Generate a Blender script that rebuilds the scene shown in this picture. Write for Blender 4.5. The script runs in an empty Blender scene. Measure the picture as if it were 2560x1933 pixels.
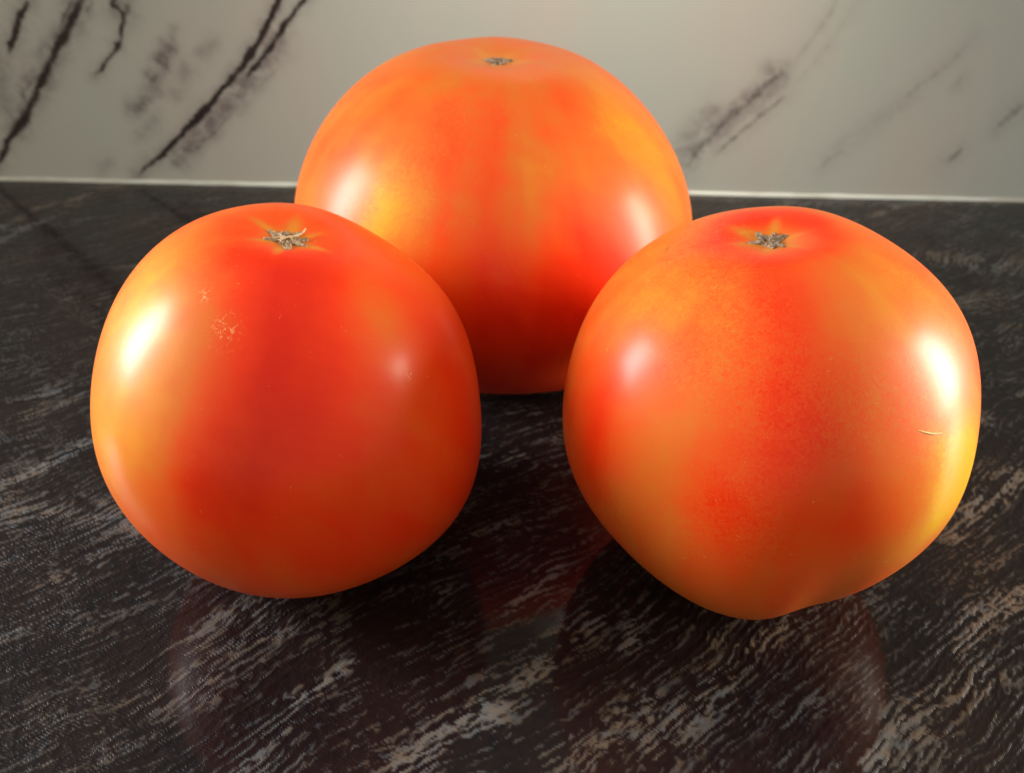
import bpy, bmesh, math, random
import numpy as np
from mathutils import Vector

# ------------------------------------------------------------------ camera
scene = bpy.context.scene
CAM_H = 0.15
cam_data = bpy.data.cameras.new('camera')
cam = bpy.data.objects.new('camera', cam_data)
scene.collection.objects.link(cam)
cam.location = (0, 0, CAM_H)
cam.rotation_euler = (math.radians(90 - 32.0), 0, 0)
cam_data.sensor_width = 36.0
cam_data.lens = 2199.0 / 2560.0 * 36.0
cam_data.clip_start = 0.005
cam_data.clip_end = 20.0
cam_data.dof.use_dof = True
cam_data.dof.focus_distance = 0.165
cam_data.dof.aperture_fstop = 24.0
scene.camera = cam

# ------------------------------------------------------------------ light of the room
world = bpy.data.worlds.new('World')
scene.world = world
world.use_nodes = True
bg = world.node_tree.nodes['Background']
bg.inputs['Color'].default_value = (1.0, 0.925, 0.80, 1)
bg.inputs['Strength'].default_value = 0.82

def area(name, loc, target, sx, sy, power, color, spread=180):
    d = bpy.data.lights.new(name, 'AREA')
    d.shape = 'RECTANGLE'
    d.size, d.size_y = sx, sy
    d.energy = power
    d.color = color
    d.spread = math.radians(spread)
    o = bpy.data.objects.new(name, d)
    scene.collection.objects.link(o)
    o.location = loc
    o.rotation_euler = (Vector(target) - Vector(loc)).to_track_quat('-Z', 'Y').to_euler()
    return o

area('window_light_left', (-0.53, 0.215, 0.245), (0.0, 0.15, 0.05), 0.125, 0.28, 1.12, (0.93, 0.96, 1.0), 70)
area('window_light_right', (0.57, 0.195, 0.155), (0.0, 0.14, 0.05), 0.095, 0.28, 1.1, (1.0, 0.91, 0.76), 70)

# added spot, stands in for a vignette: a warm pool on the marble
sd = bpy.data.lights.new('added_wall_spot', 'SPOT')
sd.energy = 6.0
sd.color = (1.0, 0.86, 0.72)
sd.spot_size = math.radians(68)
sd.spot_blend = 1.0
sd.shadow_soft_size = 0.03
so = bpy.data.objects.new('added_wall_spot', sd)
scene.collection.objects.link(so)
so.location = (0.035, 0.325, 0.36)
so.rotation_euler = (Vector((0.035, 0.425, 0.15)) - Vector(so.location)).to_track_quat('-Z', 'Y').to_euler()

vs = scene.view_settings
vs.view_transform = 'Standard'
vs.look = 'None'
vs.exposure = -0.13
vs.gamma = 1.0
vs.use_curve_mapping = False
scene.cycles.use_denoising = True
scene.cycles.max_bounces = 6

# ------------------------------------------------------------------ measured shapes
WALL_MID=[0.0, 0.42475, 0.0]
WALL_YAW=-0.061754
VEINS=[([[-0.1918,0.0037],[-0.1754,0.015],[-0.1554,0.0323],[-0.1408,0.0457],[-0.1294,0.0564],[-0.119,0.0682],[-0.1094,0.0811],[-0.1053,0.0887],[-0.0971,0.1047]],1.6,1.0),([[-0.0888,0.0955],[-0.0942,0.0874],[-0.1037,0.0783],[-0.1112,0.0683],[-0.1204,0.0587],[-0.1278,0.052]],1.3,0.9),([[-0.1105,0.0574],[-0.1167,0.0521],[-0.1231,0.0467]],0.8,0.35),([[-0.135,0.0373],[-0.1486,0.0252],[-0.1564,0.0186],[-0.1644,0.016]],0.9,0.45),([[-0.1849,0.1028],[-0.1983,0.0865],[-0.2054,0.0773],[-0.2135,0.0679],[-0.2208,0.0589],[-0.2288,0.0483],[-0.2364,0.0388],[-0.2433,0.03],[-0.2525,0.0218],[-0.2611,0.0108],[-0.269,0.0021]],2.0,0.9),([[-0.2018,0.0878],[-0.2078,0.0801],[-0.2129,0.0729]],1.0,0.6),([[-0.1921,0.0865],[-0.1975,0.0809]],1.0,0.45),([[-0.2324,0.0497],[-0.2379,0.045],[-0.2407,0.0411]],1.6,0.4),([[-0.2236,0.0855],[-0.2301,0.0784],[-0.2349,0.0705],[-0.2406,0.0624]],1.6,0.95),([[-0.1804,0.0907],[-0.184,0.0852],[-0.1798,0.0804],[-0.1838,0.0704],[-0.1876,0.0645],[-0.1948,0.0578],[-0.2012,0.0528]],1.4,0.8),([[-0.1756,0.0853],[-0.179,0.0804]],2.2,0.5),([[0.0846,0.0119],[0.089,0.0216],[0.0958,0.0303],[0.1038,0.0389],[0.1131,0.048],[0.1188,0.0547],[0.1259,0.0605]],2.4,0.46),([[0.1259,0.0605],[0.1358,0.0747],[0.1409,0.0855],[0.144,0.0948]],1.3,0.28),([[0.0963,0.019],[0.1053,0.0274],[0.1147,0.0368],[0.1226,0.0445],[0.1278,0.049]],1.6,0.42),([[0.1277,0.0497],[0.1336,0.0585],[0.1418,0.0692],[0.152,0.0896]],1.2,0.22),([[0.1494,0.014],[0.1513,0.0184],[0.1602,0.0237]],1.6,0.28),([[0.2077,0.0184],[0.2105,0.0223],[0.2134,0.0255]],1.5,0.45),([[0.2259,0.0341],[0.23,0.0402],[0.2353,0.0469]],2.2,0.36),([[0.1799,0.0468],[0.1864,0.0535],[0.194,0.0607],[0.2049,0.0734]],1.5,0.28),([[0.203,0.0537],[0.2048,0.058]],1.3,0.3)]
SMUDGES=[([[-0.1095,0.0698],[-0.1226,0.055],[-0.1377,0.0404],[-0.1522,0.0276],[-0.1687,0.0151]],5.5,0.5),([[-0.1622,0.0655],[-0.1685,0.0581],[-0.1714,0.0521]],3.6,0.55),([[-0.1714,0.0483],[-0.1814,0.0397],[-0.1854,0.0365]],3.6,0.48),([[-0.1565,0.0742],[-0.1622,0.0655]],2.2,0.3),([[-0.1547,0.0561],[-0.1623,0.0462]],4.5,0.28),([[-0.1747,0.0335],[-0.1846,0.0222]],3.5,0.25),([[-0.14,0.0673],[-0.1455,0.0628]],3.5,0.25),([[-0.2051,0.0102],[-0.2076,0.0068]],3.5,0.22),([[-0.201,0.0823],[-0.2175,0.0649],[-0.2338,0.0451],[-0.2487,0.0259]],5.5,0.5),([[-0.1788,0.0846],[-0.1824,0.0824]],6,0.4),([[-0.2463,0.0571],[-0.2487,0.0339]],6,0.35),([[0.0807,0.0191],[0.0893,0.0333],[0.0945,0.041]],5,0.32),([[0.0854,0.0192],[0.1039,0.0381],[0.1221,0.0569]],5.5,0.4),([[0.1512,0.0188],[0.1639,0.0315],[0.1825,0.0483]],5,0.12)]
TOMATO={'left': {'center': [-0.04928, 0.1682, 0.04087],
          'warp': [0.9653, 0.9712, 0.974, 0.9739, 0.9756, 0.9829, 0.9944, 1.0034, 1.0047, 0.9999, 0.9973, 1.0043, 1.0197, 1.0334, 1.0332, 1.0154, 0.9879, 0.9641, 0.953, 0.9536, 0.9578, 0.9593, 0.959,
                   0.9633, 0.9776, 1.0, 1.0229, 1.0382, 1.0422, 1.0366, 1.0246, 1.0086, 0.9908, 0.9742, 0.9633, 0.9609],
          'a': 0.04391,
          'b': 0.0426,
          'tilt': [0.0484, 0.0967],
          'lobes': [[5, 0.3, 0.016, 1.0], [3, 1.2, 0.01, 0.6]],
          'dip': 0.075,
          'bdip': 0.05,
          'furrows': [],
          'wd': 0.95,
          'frame': [[0.95966, 0.28116, -0.0], [-0.1486, 0.50722, 0.84891], [0.23868, -0.81466, 0.52854]],
          'tint': [(0.459, 4.835, -0.3, 0.45, 0.22), (0.889, 4.904, -0.3, 0.45, 0.3), (1.277, 4.485, -0.26, 0.3, 0.25), (0.301, 4.922, -0.2, 0.15, 0.5), (1.105, 3.77, 0.42, 0.7, 0.52),  # own red and orange; gold of the left flank paints in side light
                   (0.646, 3.752, 0.16, 0.35, 0.35), (0.631, 5.637, 0.2, 0.22, 0.16), (1.219, 4.259, 0.16, 0.3, 0.2), (1.736, 5.48, -0.12, 0.3, 0.5), (1.65, 5.027, -0.1, 0.3, 0.6),  # the redder underside paints in shade
                   (1.162, 5.899, -0.15, 0.5, 0.2)],
          'marks': [('fleck', 0.646, 4.485, 0.06, 0.05), ('fleck', 0.516, 4.206, 0.03, 0.03), ('fleck', 0.932, 5.637, 0.025, 0.02)]},
 'right': {'center': [0.05501, 0.16307, 0.04282],
           'warp': [0.959, 0.9584, 0.9601, 0.9582, 0.9519, 0.949, 0.9594, 0.985, 1.0148, 1.0317, 1.0257, 1.0017, 0.9758, 0.9618, 0.9614, 0.9652, 0.9632, 0.9546, 0.9475, 0.9501, 0.9623, 0.9761, 0.983,
                    0.9821, 0.9797, 0.9823, 0.9896, 0.9953, 0.9938, 0.9861, 0.9787, 0.9769, 0.9793, 0.9798, 0.9744, 0.9654],
           'a': 0.04553,
           'b': 0.04325,
           'tilt': [0.0311, -0.1065],
           'lobes': [[5, 0.9, 0.02, 0.9], [4, 2.0, 0.012, 0.5]],
           'dip': 0.08,
           'bdip': 0.05,
           'furrows': [[-1.483, 2.1, 0.2, 0.4, 0.04]],
           'wd': 1,
           'frame': [[0.94754, -0.31963, 0.0], [0.16897, 0.50091, 0.84885], [-0.27131, -0.80432, 0.52864]],
           'tint': [(0.531, 4.573, -0.26, 0.3, 0.13), (0.961, 4.573, -0.27, 0.3, 0.16), (1.377, 4.398, -0.27, 0.3, 0.25), (0.201, 2.618, -0.3, 0.12, 0.5), (0.215, 0.209, -0.32, 0.12, 0.5),
                    (1.248, 3.613, -0.32, 0.35, 0.25), (1.506, 4.869, -0.2, 0.25, 0.2), (1.478, 5.48, 0.5, 0.36, 0.26), (0.516, 5.48, 0.2, 0.35, 0.25), (1.678, 5.184, 0.25, 0.2, 0.2),  # redder lower left is painted-in shade, yellow side is its own
                    (0.617, 3.508, 0.12, 0.3, 0.3), (1.133, 3.997, 0.1, 0.25, 0.2), (1.865, 4.485, -0.06, 0.25, 0.6)],
           'marks': [('brown', 0.459, 2.88, 0.012, 0.03)],
           'scratch': [(1.133, 5.201), (1.148, 5.219), (1.176, 5.271), (1.191, 5.306), (1.205, 5.341)]},
 'back': {'center': [-0.00525, 0.25767, 0.04953],
          'warp': [1.0057, 1.0067, 1.0049, 1.0001, 0.9925, 0.9819, 0.9688, 0.9557, 0.9482, 0.9523, 0.9705, 0.9984, 1.0259, 1.043, 1.0447, 1.0336, 1.0165, 0.9999, 0.9865, 0.9761, 0.9684, 0.9647,
                   0.9669, 0.9746, 0.9846, 0.9927, 0.9962, 0.9962, 0.9955, 0.9965, 0.9988, 1.0008, 1.0012, 1.0008, 1.0012, 1.0032],
          'a': 0.06078,
          'b': 0.05227,
          'tilt': [0.0844, 0.0242],
          'lobes': [[6, 0.5, 0.018, 1.0], [3, 0.2, 0.008, 0.5]],
          'dip': 0.075,
          'bdip': 0.05,
          'furrows': [],
          'wd': 0.93,
          'frame': [[0.99979, 0.02035, -0.0], [-0.00739, 0.36313, 0.93171], [0.01896, -0.93152, 0.3632]],
          'tint': [(1.004, 4.259, 0.18, 0.3, 0.12), (0.66, 4.276, -0.15, 0.3, 0.2), (0.775, 4.66, -0.2, 0.5, 0.07), (0.947, 4.468, -0.15, 0.3, 0.05), (0.459, 5.376, -0.14, 0.15, 0.16),
                   (0.889, 5.794, 0.2, 0.45, 0.24), (1.205, 4.102, 0.3, 0.3, 0.2), (0.947, 4.904, 0.12, 0.25, 0.12), (1.578, 4.8, -0.42, 0.38, 0.7), (2.18, 4.904, -0.35, 0.3, 0.9),  # deep red lower half paints the shade of the front pair
                   (1.348, 5.131, -0.25, 0.3, 0.25), (0.975, 3.56, -0.1, 0.2, 0.2), (0.961, 5.149, -0.1, 0.3, 0.06)],
          'marks': []}}
STREAKS_AND_GLINTS=[([[-0.1395,0.1889],[-0.1319,0.1972],[-0.1244,0.2106]],2.975,0.81),([[-0.1338,0.1773],[-0.1164,0.1792],[-0.0962,0.1736]],6.8,0.63),([[-0.1163,0.1419],[-0.1066,0.1536],[-0.0977,0.1649]],5.1,0.32),([[-0.0017,0.1419],[0.0048,0.1506],[0.0117,0.1575]],2.55,0.63),([[0.0018,0.1226],[0.0085,0.1324],[0.0171,0.1398]],3.4,0.72),([[-0.0216,0.1032],[-0.0133,0.1103],[-0.0043,0.1163]],5.1,0.81),([[0.0236,0.1324],[0.0311,0.1433]],2.55,0.72),([[0.0431,0.1238],[0.0542,0.1337],[0.0671,0.1433]],2.975,0.63),([[0.0932,0.1299],[0.106,0.1405],[0.1199,0.1491]],3.4,0.72),([[0.1123,0.1701],[0.1295,0.1869],[0.1415,0.193]],5.1,0.72),([[-0.0432,0.1185],[-0.0392,0.1226],[-0.0351,0.1274]],1.7,0.81),([[-0.0713,0.1324],[-0.0658,0.1419],[-0.056,0.1447]],4.25,0.5),([[-0.2272,0.3505],[-0.2197,0.3768],[-0.2126,0.3942]],3.4,0.81),([[-0.2309,0.3741],[-0.227,0.3972],[-0.2224,0.4065]],2.55,0.72),([[-0.2135,0.4065],[-0.2089,0.4228],[-0.1995,0.4345]],3.4,0.81),([[-0.0034,0.1972],[0.0019,0.2037]],2.55,0.72),([[-0.1486,0.2215],[-0.1415,0.2279],[-0.1348,0.2359]],1.87,0.72),([[0.0266,0.1093],[0.0438,0.1226]],3.4,0.54),([[0.0128,0.1052],[0.0278,0.1179]],4.25,0.45),([[0.0675,0.1042],[0.0845,0.1179],[0.1005,0.1262]],4.25,0.54),([[0.183,0.3407],[0.2099,0.3314]],10.2,0.63),([[0.1702,0.2978],[0.1972,0.3057]],8.5,0.45),([[0.1326,0.4065],[0.1768,0.4053],[0.2426,0.4078]],5.1,0.45),([[-0.1278,0.2902],[-0.133,0.2759]],2.55,0.36),([[0.1665,0.3883],[0.1907,0.4065]],2.55,0.54)]  # mineral streaks, and pale ones where light glints are painted in

# ------------------------------------------------------------------ helpers
def link(o, parent=None):
    scene.collection.objects.link(o)
    if parent is not None:
        o.parent = parent
    return o

def mesh_object(name, verts, faces, mat, parent=None, smooth=True):
    me = bpy.data.meshes.new(name)
    me.from_pydata([tuple(v) for v in verts], [], [tuple(f) for f in faces])
    me.materials.append(mat)
    if smooth:
        me.polygons.foreach_set('use_smooth', np.ones(len(me.polygons), dtype=bool))
    me.update()
    return link(bpy.data.objects.new(name, me), parent)

def grid_faces(nr, nc, wrap):
    j, i = np.meshgrid(np.arange(nr - 1), np.arange(nc if wrap else nc - 1), indexing='ij')
    i2 = (i + 1) % nc
    return np.stack([j * nc + i, (j + 1) * nc + i, (j + 1) * nc + i2, j * nc + i2], -1).reshape(-1, 4)

def attr(me, name, vals, typ='FLOAT'):
    a = me.attributes.new(name, typ, 'POINT')
    vals = np.asarray(vals, dtype=np.float32).ravel()
    a.data.foreach_set('value' if typ == 'FLOAT' else 'vector', vals)

_rng = np.random.RandomState(7)
_lat = _rng.rand(256, 256)
_ga = _rng.rand(256, 256) * 2 * np.pi
_gx, _gy = np.cos(_ga), np.sin(_ga)
def vnoise(x, y):
    """gradient noise, range about -1..1"""
    x, y = np.broadcast_arrays(np.asarray(x, float), np.asarray(y, float))
    xi, yi = np.floor(x).astype(int), np.floor(y).astype(int)
    fx, fy = x - xi, y - yi
    u, v = fx * fx * fx * (fx * (fx * 6 - 15) + 10), fy * fy * fy * (fy * (fy * 6 - 15) + 10)
    def g(a, b):
        i, j = (xi + a) & 255, (yi + b) & 255
        return _gx[i, j] * (fx - a) + _gy[i, j] * (fy - b)
    return ((g(0, 0) * (1 - u) + g(1, 0) * u) * (1 - v) + (g(0, 1) * (1 - u) + g(1, 1) * u) * v) * 1.55
def fbm(x, y, n=4):
    s, a = 0, 1.0
    for k in range(n):
        s = s + a * vnoise(x * 2 ** k + 17.3 * k, y * 2 ** k + 5.1 * k)
        a *= 0.5
    return s / 1.7
def sstep(v, lo, hi):
    t = np.clip((v - lo) / (hi - lo), 0, 1)
    return t * t * (3 - 2 * t)

class NT:
    """small wrapper to write node trees"""
    def __init__(self, name):
        self.mat = bpy.data.materials.new(name)
        self.mat.use_nodes = True
        self.t = self.mat.node_tree
        self.bsdf = self.t.nodes['Principled BSDF']
    def n(self, typ, **kw):
        x = self.t.nodes.new(typ)
        for k, v in kw.items():
            setattr(x, k, v)
        return x
    def put(self, sock, v):
        if v is None:
            return
        if isinstance(v, bpy.types.NodeSocket):
            self.t.links.new(v, sock)
        else:
            sock.default_value = v
    def math(self, op, a, b=None, c=None, clamp=False):
        x = self.n('ShaderNodeMath', operation=op, use_clamp=clamp)
        for s, v in zip(x.inputs, (a, b, c)):
            self.put(s, v)
        return x.outputs[0]
    def vmath(self, op, a, b=None, scale=None):
        x = self.n('ShaderNodeVectorMath', operation=op)
        self.put(x.inputs[0], a); self.put(x.inputs[1], b)
        if scale is not None:
            self.put(x.inputs['Scale'], scale)
        return x.outputs[0]
    def attr(self, name, vec=False):
        x = self.n('ShaderNodeAttribute', attribute_name=name)
        return x.outputs['Vector' if vec else 'Fac']
    def noise(self, vec, scale, detail=3, rough=0.55, dist=0.0, color=False):
        x = self.n('ShaderNodeTexNoise')
        self.put(x.inputs['Vector'], vec)
        x.inputs['Scale'].default_value = scale
        x.inputs['Detail'].default_value = detail
        x.inputs['Roughness'].default_value = rough
        x.inputs['Distortion'].default_value = dist
        return x.outputs['Color' if color else 'Fac']
    def step(self, v, lo, hi, a=0.0, b=1.0):
        x = self.n('ShaderNodeMapRange', interpolation_type='SMOOTHSTEP')
        for k, q in (('Value', v), ('From Min', lo), ('From Max', hi), ('To Min', a), ('To Max', b)):
            self.put(x.inputs[k], q)
        return x.outputs[0]
    def mix(self, f, a, b, blend='MIX'):
        x = self.n('ShaderNodeMix', data_type='RGBA', blend_type=blend)
        self.put(x.inputs[0], f); self.put(x.inputs[6], a); self.put(x.inputs[7], b)
        return x.outputs[2]
    def ramp(self, f, stops):
        x = self.n('ShaderNodeValToRGB')
        e = x.color_ramp.elements
        while len(e) < len(stops):
            e.new(0.5)
        for el, (p, c) in zip(e, stops):
            el.position = p; el.color = (*c, 1)
        self.put(x.inputs[0], f)
        return x.outputs[0]
    def mapping(self, vec, rot=(0, 0, 0), scale=(1, 1, 1), loc=(0, 0, 0)):
        x = self.n('ShaderNodeMapping')
        self.put(x.inputs['Vector'], vec)
        x.inputs['Rotation'].default_value = rot
        x.inputs['Scale'].default_value = scale
        x.inputs['Location'].default_value = loc
        return x.outputs[0]
    def bump(self, h, strength, dist, normal=None):
        x = self.n('ShaderNodeBump')
        self.put(x.inputs['Height'], h)
        x.inputs['Strength'].default_value = strength
        x.inputs['Distance'].default_value = dist
        self.put(x.inputs['Normal'], normal)
        return x.outputs[0]
    def set(self, **kw):
        for k, v in kw.items():
            self.put(self.bsdf.inputs[k.replace('_', ' ')], v)

# ------------------------------------------------------------------ materials
def countertop_material():
    m = NT('riven_black_stone_laminate')
    mask, tone, h = m.attr('fleck'), m.attr('tone'), m.attr('relief')
    pale = m.mix(tone, (0.165, 0.19, 0.205, 1), (0.225, 0.17, 0.12, 1))
    dark = m.mix(tone, (0.0055, 0.0045, 0.0055, 1), (0.012, 0.007, 0.0065, 1))
    col = m.mix(mask, dark, pale)
    m.set(Base_Color=col, Roughness=0.40, Normal=m.bump(h, 0.6, 0.0004), IOR=1.45, Specular_IOR_Level=0.06)
    m.set(Coat_Weight=0.55, Coat_Roughness=0.08, Coat_IOR=1.40, Coat_Normal=m.bump(h, 0.02, 0.0005))
    return m.mat

def marble_material():
    m = NT('veined_cream_marble_panel')
    co = m.n('ShaderNodeTexCoord').outputs['Object']
    v, s = m.attr('vein'), m.attr('smudge')
    n1 = m.noise(co, 420.0, 4, 0.65, 0.6)
    n2 = m.noise(co, 130.0, 4, 0.6, 0.5)
    cloud = m.noise(m.mapping(co, rot=(0, math.radians(-40), 0), scale=(14, 14, 6)), 1.0, 3, 0.5)
    core = m.step(m.math('MULTIPLY', v, m.math('ADD', 0.55, m.math('MULTIPLY', n1, 0.9))), 0.08, 0.76)
    haze = m.math('MULTIPLY', s, m.step(n2, 0.15, 0.65), clamp=True)
    haze = m.math('MULTIPLY', haze, m.math('ADD', 0.5, m.math('MULTIPLY', n1, 0.9)), clamp=True)
    base = m.mix(m.step(cloud, 0.35, 0.65), (0.385, 0.415, 0.37, 1), (0.42, 0.405, 0.36, 1))
    base = m.mix(haze, base, (0.125, 0.098, 0.100, 1))
    vc = m.mix(n2, (0.008, 0.006, 0.010, 1), (0.040, 0.022, 0.016, 1))
    col = m.mix(core, base, vc)
    m.set(Base_Color=col, Roughness=0.38, IOR=1.45, Specular_IOR_Level=0.35)
    return m.mat

def sealant_material():
    m = NT('white_silicone')
    co = m.n('ShaderNodeTexCoord').outputs['Object']
    d = m.noise(m.mapping(co, scale=(30, 200, 200)), 1.0, 4, 0.6)
    m.set(Base_Color=m.mix(m.step(d, 0.42, 0.66), (0.52, 0.56, 0.51, 1), (0.38, 0.38, 0.32, 1)), Roughness=0.4)
    return m.mat

def tomato_material(name, seed, speckle, flecked):
    m = NT(name)
    co = m.n('ShaderNodeTexCoord').outputs['Object']
    co = m.vmath('ADD', co, (seed * 0.37, seed * 0.21, 0))
    fine = m.noise(co, 1150.0, 2, 0.6, 1.4)
    t = m.math('ADD', m.attr('tint'), m.math('MULTIPLY', m.math('SUBTRACT', fine, 0.5), m.math('MULTIPLY', m.attr('speckle'), speckle)))
    col = m.ramp(t, [(0.0, (0.64, 0.016, 0.002)), (0.24, (0.76, 0.036, 0.003)), (0.46, (0.72, 0.085, 0.009)),
                     (0.66, (0.63, 0.140, 0.015)), (0.84, (0.62, 0.215, 0.018)), (1.0, (0.63, 0.33, 0.006))])
    # pale corky flecks and brown scuffs, grown into the skin
    fleck = m.step(fine, 0.735, 0.76, 0.0, 0.6)
    if flecked:
        fl = m.noise(co, 620.0, 2, 0.55, 1.8)
        fleck = m.math('MAXIMUM', fleck, m.math('MULTIPLY', m.attr('fleck'), m.step(fl, 0.54, 0.64)))
    col = m.mix(m.math('MULTIPLY', fleck, 0.7), col, (0.86, 0.42, 0.16, 1))
    col = m.mix(m.math('MULTIPLY', m.attr('brown'), m.step(fine, 0.38, 0.6)), col, (0.20, 0.075, 0.02, 1))
    nb = m.bump(m.math('ADD', m.math('MULTIPLY', fine, 0.45), fleck), 0.16, 0.0003)
    m.set(Base_Color=col, Roughness=0.44, IOR=1.46, Specular_IOR_Level=0.11, Normal=nb, Coat_Weight=0.25, Coat_Roughness=0.27, Coat_IOR=1.46,
          Subsurface_Weight=0.22, Subsurface_Radius=(1.0, 0.28, 0.08), Subsurface_Scale=0.004)
    return m.mat

def dry_material(name, c0, c1, c2):
    m = NT(name)
    co = m.n('ShaderNodeTexCoord').outputs['Object']
    a = m.noise(co, 700.0, 4, 0.65, 1.0)
    b = m.noise(co, 2200.0, 2, 0.6)
    col = m.ramp(m.math('ADD', m.math('MULTIPLY', a, 0.75), m.math('MULTIPLY', b, 0.25)), [(0.32, c0), (0.5, c1), (0.66, c2)])
    m.set(Base_Color=col, Roughness=0.8, Normal=m.bump(a, 0.8, 0.0004))
    return m.mat

# ------------------------------------------------------------------ setting
def wall_xy(s, z, out=0.0):
    c, sn = math.cos(WALL_YAW), math.sin(WALL_YAW)
    return (WALL_MID[0] + s * c + out * sn, WALL_MID[1] + s * sn - out * c, z)

def seg_dist(S, Z, pts):
    best = np.full(S.shape, 9.0)
    tpar = np.zeros(S.shape)
    n = len(pts) - 1
    for k in range(n):
        (x0, y0), (x1, y1) = pts[k], pts[k + 1]
        dx, dy = x1 - x0, y1 - y0
        t = np.clip(((S - x0) * dx + (Z - y0) * dy) / (dx * dx + dy * dy), 0, 1)
        d = np.hypot(S - x0 - t * dx, Z - y0 - t * dy)
        m = d < best
        best = np.where(m, d, best); tpar = np.where(m, (k + t) / n, tpar)
    return best, tpar

# countertop: one slab whose back edge runs along the wall; its top is a grid, finer towards the front
def build_countertop():
    nin, nout, ny = 1150, 60, 820
    nx = nin + 2 * nout
    y0, c0 = -0.02, 0.12
    f = np.linspace(0, 1, ny)
    dist = y0 + c0 * ((1 + (0.46 - y0) / c0) ** f - 1)    # rows, denser near the front
    half = (0.085 + 0.56 * np.clip(dist, 0, 1))[:, None]  # the fine middle of each row
    u = np.linspace(-1, 1, nin)[None] * half
    g = np.linspace(0, 1, nout + 1)[None, 1:]
    side = half + (0.75 - half) * g ** 1.6
    X = np.concatenate([-side[:, ::-1], u, side], axis=1)
    fade = np.clip((np.abs(X) - half) / 0.06, 0, 1)       # far out of view the grain is left to even out
    yb = WALL_MID[1] + X * math.tan(WALL_YAW) + 0.003
    Y = y0 + (yb - y0) * ((dist - y0) / (0.46 - y0))[:, None]
    # streak direction swings slowly over the slab
    wx = X + 0.012 * fbm(X * 11, Y * 11, 2) + 0.0018 * fbm(X * 60, Y * 60, 2); wy = Y + 0.012 * fbm(X * 11 + 40, Y * 11 + 3, 2) + 0.0018 * fbm(X * 60 + 9, Y * 60 + 4, 2)
    al = math.radians(37)
    p = wx * math.cos(al) + wy * math.sin(al)
    q = -wx * math.sin(al) + wy * math.cos(al)
    band = fbm(p * 16, q * 75, 4) + 0.5 * fbm(p * 40 + 9, q * 170, 3)
    band = sstep(band, 0.1, 0.9) * 0.62
    Xs, Ys = X + 0.003 * fbm(X * 130, Y * 130, 3), Y + 0.003 * fbm(X * 130 + 7, Y * 130 + 50, 3)
    for pts, w, st in STREAKS_AND_GLINTS:
        d, _t = seg_dist(Xs, Ys, pts)
        band = np.maximum(band, st * np.exp(-(d / (w * 1e-3)) ** 2))
    sq = 0.0005 * fbm(X * 600, Y * 600, 2)
    rows = 1 - np.abs(vnoise(p * 40 + 3, (q + 0.8 * sq) * 480)) * 2.4
    rows2 = 1 - np.abs(vnoise(p * 85 + 31, (q + 0.8 * sq) * 740 + 5)) * 2.4
    squig = fbm((p + 1.6 * sq) * 380, (q + sq) * 880, 2)
    worm = 1 - np.abs(vnoise((p + 1.3 * sq) * 300 + 60, (q + 1.4 * sq) * 760 + 11)) * 2.6
    relief = 0.48 * rows + 0.32 * rows2 + 0.36 * squig + 0.28 * worm
    patch = 0.5 + 0.5 * np.clip(1.6 * fbm(p * 45 + 2, q * 85 + 8, 3), -1, 1)
    v = relief + 0.45 * band + 0.28 * patch
    fleck = sstep(v, 0.66, 1.08) * (0.10 + 0.19 * patch + 0.44 * band)
    tone = np.clip(0.55 + 0.9 * fbm(X * 28 + 5, Y * 28, 3) + 0.5 * vnoise(X * 420, Y * 420), 0, 1)
    hgt = 0.6 * rows + 0.35 * rows2 + 0.3 * worm + 0.8 * fleck
    fleck = fleck * (1 - fade) + 0.07 * fade; hgt = hgt * (1 - fade) + 0.4 * fade; tone = tone * (1 - fade) + 0.5 * fade
    top = np.stack([X, Y, np.zeros_like(X)], -1).reshape(-1, 3)
    nv = len(top)
    # the rest of the slab: nearer strip, sides and underside
    ext = [(-0.75, -0.18, 0), (0.75, -0.18, 0)]
    zb = -0.038
    corner = [(X[0, 0], y0), (X[0, -1], y0), (X[-1, -1], Y[-1, -1]), (X[-1, 0], Y[-1, 0])]
    low = [(-0.75, -0.18, zb), (0.75, -0.18, zb)] + [(x, y, zb) for x, y in corner]
    verts = np.vstack([top, ext, low])
    e0, e1, l0 = nv, nv + 1, nv + 2
    F = grid_faces(ny, nx, False)[:, ::-1]
    me = bpy.data.meshes.new('countertop')
    me.vertices.add(len(verts)); me.vertices.foreach_set('co', verts.astype(np.float32).ravel())
    row0 = list(range(nx)); rowN = list(range((ny - 1) * nx, ny * nx))
    col0 = [j * nx for j in range(ny)]; col1 = [j * nx + nx - 1 for j in range(ny)]
    extra = [[e0, e1] + row0[::-1], [e0, l0, l0 + 1, e1], [e0] + col0[:1] + [l0 + 2, l0], [e1, l0 + 1, l0 + 3] + col1[:1],
             col0 + [l0 + 5, l0 + 2], col1[::-1] + [l0 + 3, l0 + 4], rowN[::-1] + [l0 + 5, l0 + 4],
             [l0, l0 + 2, l0 + 3, l0 + 1], [l0 + 2, l0 + 5, l0 + 4, l0 + 3]]
    sizes = np.concatenate([np.full(len(F), 4), [len(e) for e in extra]])
    loops = np.concatenate([F.ravel()] + [np.array(e) for e in extra])
    me.loops.add(len(loops)); me.loops.foreach_set('vertex_index', loops.astype(np.int32))
    me.polygons.add(len(sizes)); me.polygons.foreach_set('loop_start', np.concatenate([[0], np.cumsum(sizes)[:-1]]).astype(np.int32))
    me.update(calc_edges=True)
    pad = lambda a, val: np.append(a.ravel(), [val] * 8)
    attr(me, 'fleck', pad(fleck, 0.05)); attr(me, 'tone', pad(tone, 0.5)); attr(me, 'relief', pad(hgt, 0.3))
    me.materials.append(countertop_material())
    o = link(bpy.data.objects.new('countertop', me))
    o['kind'] = 'structure'
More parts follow.
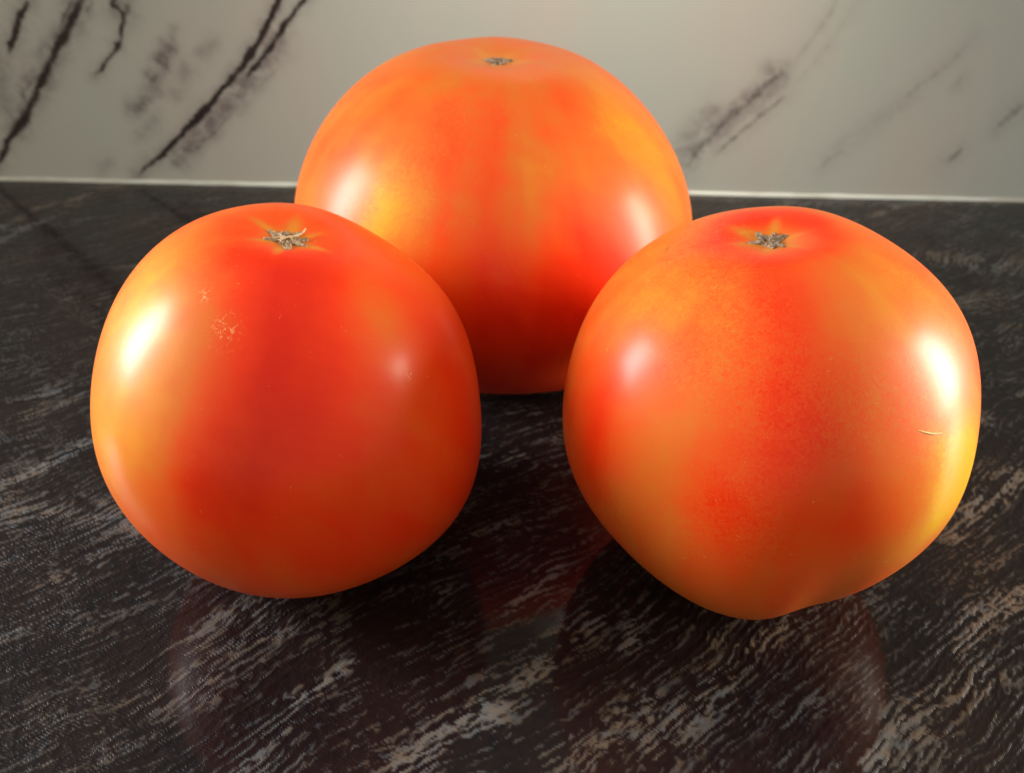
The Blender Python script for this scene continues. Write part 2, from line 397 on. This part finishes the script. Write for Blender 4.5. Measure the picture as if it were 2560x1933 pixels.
    o['label'] = 'riven black stone countertop with grey brown mineral streaks and painted glints'
    return o
build_countertop()

def build_wall():
    s = np.concatenate([np.linspace(-0.75, -0.345, 50), np.linspace(-0.34, 0.34, 720), np.linspace(0.345, 0.75, 50)])
    z = np.concatenate([np.linspace(0.0, 0.13, 150), np.linspace(0.133, 0.55, 110)])
    Z, S = np.meshgrid(z, s, indexing='ij')
    # ragged copies of the coordinates
    S1 = S + 0.0011 * fbm(S * 160, Z * 160) + 0.0005 * fbm(S * 600 + 9, Z * 600)
    Z1 = Z + 0.0011 * fbm(S * 160 + 31, Z * 160 + 7) + 0.0005 * fbm(S * 600 + 3, Z * 600 + 21)
    vein = np.zeros_like(S); smu = np.zeros_like(S)
    for pts, w, st in VEINS:
        d, t = seg_dist(S1, Z1, pts)
        wl = w * 1.35e-3 * (0.75 + 0.35 * vnoise(t * 9 + w * 5, t * 0 + st * 7))
        stl = st * (0.9 + 0.2 * vnoise(t * 14 + w * 3, t * 0 + 2.2))
        end = np.clip(np.minimum(t, 1 - t) * 7, 0, 1) ** 0.6
        vein = np.maximum(vein, stl * (0.35 + 0.65 * end) * np.exp(-(d / (wl * (0.45 + 0.55 * end))) ** 2))
        smu = np.maximum(smu, 0.55 * st * np.exp(-(d / (wl * 2.8)) ** 2))
    for pts, w, st in SMUDGES:
        d, t = seg_dist(S + 0.004 * fbm(S * 70, Z * 70), Z + 0.004 * fbm(S * 70 + 4, Z * 70 + 8), pts)
        smu = np.maximum(smu, st * 1.7 * np.exp(-(d / (w * 1.25e-3)) ** 2))
    nz, ns = S.shape
    c, sn = math.cos(WALL_YAW), math.sin(WALL_YAW)
    X = WALL_MID[0] + S * c; Y = WALL_MID[1] + S * sn
    front = np.stack([X, Y, Z], -1).reshape(-1, 3)
    me = bpy.data.meshes.new('wall')
    faces = grid_faces(nz, ns, False)[:, ::-1].tolist()
    nv = len(front)
    # the panel has thickness: back corners and edge faces
    th = 0.012
    bc = [wall_xy(a, b, -th) for a, b in ((s[0], z[0]), (s[-1], z[0]), (s[-1], z[-1]), (s[0], z[-1]))]
    idx = [0, ns - 1, nz * ns - 1, (nz - 1) * ns]
    faces.append([nv, nv + 3, nv + 2, nv + 1])
    faces.append([nv + 3, nv, idx[0], idx[3]]); faces.append([nv + 1, nv + 2, idx[2], idx[1]])
    faces.append([nv + 2, nv + 3, idx[3], idx[2]]); faces.append([nv, nv + 1, idx[1], idx[0]])
    me.from_pydata(np.vstack([front, bc]).tolist(), [], faces)
    attr(me, 'vein', np.append(vein.ravel(), [0] * 4))
    attr(me, 'smudge', np.append(smu.ravel(), [0] * 4))
    me.materials.append(marble_material())
    me.update()
    o = link(bpy.data.objects.new('wall', me))
    o['kind'] = 'structure'
    o['label'] = 'cream marble backsplash with dark diagonal veins behind the tomatoes'
    return o
wall = build_wall()

# bead of white sealant in the corner between wall and countertop
def build_sealant():
    n = 420
    ss = np.linspace(-0.75, 0.75, n)
    prof = [(0.0, 0.0018), (0.0004, 0.0017), (0.0008, 0.0014), (0.0011, 0.0010), (0.0013, 0.0005), (0.0014, 0.0)]
    V = []
    for k, s in enumerate(ss):
        wob = 1 + 0.22 * float(fbm(np.array(s * 60.0), np.array(0.3)))
        for o_, z_ in prof:
            V.append(wall_xy(s, z_ * wob + 0.0001, o_ * wob + 0.0002))
    F = grid_faces(n, len(prof), False)
    return mesh_object('sealant_bead', V, F[:, ::-1], sealant_material(), wall)
build_sealant()

# ------------------------------------------------------------------ tomatoes
N_LON, N_LAT = 300, 184
def warp_value(table, th):
    f = np.fft.rfft(np.array(table)); n = len(table)
    g = th + np.pi
    out = np.full(th.shape, f[0].real / n)
    for k in range(1, 7):
        out = out + 2 / n * (f[k].real * np.cos(k * g) - f[k].imag * np.sin(k * g))
    return out

def rot_xy(tx, ty):
    cx, sx, cy, sy = math.cos(tx), math.sin(tx), math.cos(ty), math.sin(ty)
    return np.array([[cy, 0, sy], [0, 1, 0], [-sy, 0, cy]]) @ np.array([[1, 0, 0], [0, cx, -sx], [0, sx, cx]])

def tomato_point(P, phi, lon):
    """surface of one fruit in its own frame: phi from the stem, lon around it"""
    phi, lon = np.broadcast_arrays(np.asarray(phi, float), np.asarray(lon, float))
    a, b = P['a'], P['b']
    sp, cp = np.sin(phi), np.cos(phi)
    rho = a * np.abs(sp) ** 0.95
    z = b * cp
    lob = 0
    for n, ph, am, pw in P['lobes']:
        lob = lob + am * np.cos(n * (lon - ph)) * np.clip(1.2 - np.abs(sp) * pw, 0, 2)
    rho = rho * (1 + lob)
    t = rho / a
    z = z - P['dip'] * b * np.exp(-(t / 0.2) ** 2) * (cp > 0)
    z = z + P['bdip'] * b * np.exp(-(t / 0.3) ** 2) * (cp < 0)
    for l0, p0, sl, sw, dep in P['furrows']:
        dl = np.angle(np.exp(1j * (lon - l0)))
        g = dep * np.exp(-(dl / sl) ** 2 - ((phi - p0) / sw) ** 2)
        rho = rho * (1 - g); z = z * (1 - g)
    v = np.stack([rho * np.cos(lon), rho * np.sin(lon), z], -1) @ rot_xy(*P['tilt']).T
    u, w2, w = (np.array(q) for q in P['frame'])
    x, y, d = v @ u, v @ w2, v @ w
    sc = warp_value(P['warp'], np.arctan2(y, x))
    k = np.clip(np.hypot(x, y) / a / 0.5, 0, 1); k = k * k * (3 - 2 * k)
    m = float(np.mean(P['warp']))
    sc = 1 + (sc - 1) * k + (m - 1) * (1 - k)
    return (x * sc)[..., None] * u + (y * sc)[..., None] * w2 + (d * P['wd'])[..., None] * w

def tomato(P, label, seed, base_tint, speckle, star, streaky):
    root = link(bpy.data.objects.new('tomato', None))
    root.empty_display_size = 0.02
    c = np.array(P['center'])
    phi = np.linspace(0, math.pi, N_LAT)[:, None]
    lon = np.linspace(0, 2 * math.pi, N_LON, endpoint=False)[None]
    V = tomato_point(P, phi, lon) + c
    zmin = V[..., 2].min()
    V[..., 2] -= zmin                       # rests on the countertop
    root.location = (c[0], c[1], 0)
    L = V - np.array([c[0], c[1], 0])
    body = mesh_object('skin', L.reshape(-1, 3), grid_faces(N_LAT, N_LON, True), tomato_material('tomato_skin', seed, speckle, bool(P['marks']) and P['marks'][0][0] == 'fleck'), root)
    me = body.data
    PH, LO = np.broadcast_arrays(phi, lon)
    tint = np.full(PH.shape, base_tint)
    for p0, l0, am, sp, sl in P['tint']:  # ripeness patches, with some side glow and low shade painted in
        dl = np.angle(np.exp(1j * (LO - l0))) * np.clip(np.sin(PH), 0.25, 1)
        tint = tint + am * np.exp(-((PH - p0) / sp) ** 2 - (dl / sl) ** 2)
    # streaks run from the stem down the sides, soft blotches lie over them
    cl, sl_ = np.cos(LO), np.sin(LO)
    streak = fbm(cl * 4.5 + seed * 9 + PH * 0.35, sl_ * 4.5 + PH * 0.25, 4)
    blotch = fbm(L[..., 0] * 45 + seed * 5 + L[..., 2] * 20, L[..., 1] * 45 + L[..., 2] * 38, 3)
    tint = tint + streaky * streak * np.clip(np.sin(PH) * 1.6, 0.2, 1) + 0.13 * blotch + 0.07 * fbm(L[..., 0] * 170 + seed * 2 + L[..., 2] * 60, L[..., 1] * 170 + L[..., 2] * 130, 3)
    # yellow star round the stem
    n, ph0, r0, r1 = star
    lo = LO + 0.25 * vnoise(LO * 1.3 + seed, LO * 0)
    rs = r0 + r1 * np.abs(np.cos(n * (lo - ph0) / 2)) ** 4 * (0.7 + 0.5 * vnoise(LO * 2 + seed * 7, LO * 0 + 0.5))
    ys = 1 / (1 + np.exp((PH - rs) / 0.020))
    tint = tint * (1 - ys) + 0.78 * ys
    attr(me, 'tint', tint)
    sp_ = sstep(fbm(L[..., 0] * 30 + seed * 3, L[..., 2] * 30 + L[..., 1] * 12, 2), -0.25, 0.45)
    attr(me, 'speckle', sp_)
    for key in ('fleck', 'brown'):
        f = np.zeros(PH.shape)
        for k, p0, l0, sp, sl in P['marks']:
            if k == key:
                dl = np.angle(np.exp(1j * (LO - l0))) * np.sin(p0)
                f = np.maximum(f, np.exp(-((PH - p0) / sp) ** 2 - (dl / sl) ** 2))
        attr(me, key, f)
    root['label'] = label
    root['category'] = 'tomato'
    root['group'] = 'ripe tomatoes on the countertop'
    shift = np.array([0, 0, c[2] - zmin])
    return root, (lambda p, l: tomato_point(P, p, l) + shift)

def stem_scar(root, surf, P, size, points, mat, seed, pit=False):
    """dried star-shaped calyx remnant, crumpled, sitting in the dimple; points = (angle, reach)"""
    rng = np.random.RandomState(seed)
    nr, na = 14, 120
    ang = np.linspace(0, 2 * math.pi, na, endpoint=False)
    reach = np.full(na, 0.44)
    for a0, r in points:
        d = np.abs(np.angle(np.exp(1j * (ang - a0))))
        reach = np.maximum(reach, 0.42 + (r - 0.42) * np.clip(1 - d / 0.38, 0, 1) ** 1.1)
    reach = reach + 0.05 * vnoise(ang * 7, ang * 0 + seed + 0.5)
    V = []
    R0 = size / 2
    for layer in (1, 0):
        for j in range(nr):
            q = (j / (nr - 1)) if layer else 1 - j / (nr - 1)
            rr = reach * q * R0 * (1 + 0.32 * np.sin(ang) ** 2)
            ph = rr / P['a']
            base = surf(np.maximum(ph, 1e-4), ang)
            hgt = 0.00060 * (1 - q ** 3) + 0.00036 * vnoise(ang * 4.5 + seed, ang * 0 + q * 6) * (0.3 + q) + 0.0005 * q ** 4 * (0.5 + vnoise(ang * 2 + seed * 3, ang * 0))
            hgt = np.maximum(hgt, 0.00005)
            if pit:
                dx = q * np.cos(ang) * reach + 0.12; dy = q * np.sin(ang) * reach - 0.05
                hgt = hgt - 0.0011 * np.exp(-(dx * dx + dy * dy) / 0.018)
            up = np.array([0, 0, 1.0])
            V.append(base + up * (hgt[:, None] if layer else -0.0006))
    V = np.concatenate(V)
    return mesh_object('stem_scar', V, grid_faces(2 * nr, na, True), mat, root)

def tube(name, pts, radii, mat, parent, nseg=8):
    pts = np.array(pts, float)
    V = []
    for k, p in enumerate(pts):
        t = pts[min(k + 1, len(pts) - 1)] - pts[max(k - 1, 0)]
        t = t / (np.linalg.norm(t) + 1e-12)
        s = np.cross(t, [0.1, 0.2, 1.0]); s /= np.linalg.norm(s)
        n = np.cross(s, t)
        for i in range(nseg):
            a = 2 * math.pi * i / nseg
            V.append(p + radii[k] * (math.cos(a) * s + math.sin(a) * n))
    F = grid_faces(len(pts), nseg, True).tolist()
    F.append(list(range(nseg))[::-1]); F.append([(len(pts) - 1) * nseg + i for i in range(nseg)])
    return mesh_object(name, V, F, mat, parent)

def smooth_curve(pts, n):
    pts = np.array(pts, float)
    t = np.linspace(0, len(pts) - 1, n)
    i = np.clip(np.floor(t).astype(int), 0, len(pts) - 2); f = (t - i)[:, None]
    p0 = pts[np.maximum(i - 1, 0)]; p1 = pts[i]; p2 = pts[i + 1]; p3 = pts[np.minimum(i + 2, len(pts) - 1)]
    return 0.5 * (2 * p1 + (p2 - p0) * f + (2 * p0 - 5 * p1 + 4 * p2 - p3) * f ** 2 + (3 * p1 - p0 - 3 * p2 + p3) * f ** 3)

dry = dry_material('dry_calyx', (0.08, 0.04, 0.022), (0.32, 0.20, 0.11), (0.58, 0.42, 0.25))
dry_dark = dry_material('dry_grey_calyx', (0.05, 0.025, 0.015), (0.25, 0.16, 0.095), (0.46, 0.34, 0.22))
straw = dry_material('dry_straw_fibre', (0.40, 0.24, 0.11), (0.62, 0.42, 0.23), (0.75, 0.56, 0.34))
cork = dry_material('pale_cork_scratch', (0.72, 0.38, 0.12), (0.80, 0.50, 0.22), (0.85, 0.58, 0.30))
deg = math.radians

# front left, reddest
P = TOMATO['left']
r, surf = tomato(P, 'reddest tomato, with a spiky star-shaped stem scar and a pale curled strand', 1.0, 0.42, 0.28, (6, deg(30), 0.085, 0.10), 0.06)
scar = stem_scar(r, surf, P, 0.0078, [(deg(8), .95), (deg(62), .78), (deg(125), .62), (deg(158), 1.0), (deg(205), 1.0), (deg(283), 1.05), (deg(335), 1.1)], dry, 3)
def at_scar(surf, P, x, y, h):
    rr = math.hypot(x, y); return surf(max(rr / P['a'], 1e-4), math.atan2(y, x)) + np.array([0, 0, h])
mm = 0.001
pts = [at_scar(surf, P, x * mm, y * mm, h * mm) for x, y, h in ((-0.9, -1.5, .35), (-0.6, -0.9, .7), (-0.2, -0.4, .8), (0.8, 0.2, .9), (1.9, 0.9, 1.0), (2.6, 1.8, 1.2), (2.9, 2.7, 1.4))]
cv = smooth_curve(pts, 28)
tube('dried_strand', cv, [0.00034 * (1 - 0.55 * k / 27) * (1 + 0.25 * math.sin(k * 1.7)) for k in range(28)], straw, scar)
for k, (x0, y0, x1, y1) in enumerate(((-0.4, -0.4, -2.2, -0.9), (0.3, -0.2, 1.6, -0.5), (0.2, 0.0, 1.4, 0.9), (-0.3, 0.1, -1.6, 0.9))):
    cv = smooth_curve([at_scar(surf, P, (x0 + (x1 - x0) * q) * mm, (y0 + (y1 - y0) * q + 0.25 * math.sin(q * 5 + k)) * mm, (0.75 - 0.25 * q) * mm) for q in np.linspace(0, 1, 6)], 14)
    tube('dried_strand', cv, [0.00020 * (1 - 0.5 * i / 13) for i in range(14)], straw, scar, 6)

# front right, largest of the front pair, yellow side
P = TOMATO['right']
r, surf = tomato(P, 'lobed orange tomato with a yellow side and a thin pale scratch, at the right', 2.0, 0.57, 0.62, (6, deg(10), 0.075, 0.10), 0.10)
stem_scar(r, surf, P, 0.0072, [(deg(20), 1.05), (deg(62), .72), (deg(118), .85), (deg(180), 1.05), (deg(268), .7), (deg(300), .8)], dry_dark, 8, pit=True)
sc = smooth_curve([surf(p, l) for p, l in (P['scratch'][0], P['scratch'][2], P['scratch'][4])], 24)
tube('scratch', sc, [0.00022 * math.sin(math.pi * (k + 1) / 25) ** 0.6 for k in range(24)], cork, r, 6)

# back, biggest
P = TOMATO['back']
r, surf = tomato(P, 'biggest tomato, streaky orange, standing behind the other two', 3.0, 0.62, 0.42, (5, deg(55), 0.085, 0.06), 0.15)
stem_scar(r, surf, P, 0.0072, [(deg(0), 1.1), (deg(60), .7), (deg(130), .7), (deg(175), 1.05), (deg(250), .8), (deg(300), .75)], dry_dark, 5)
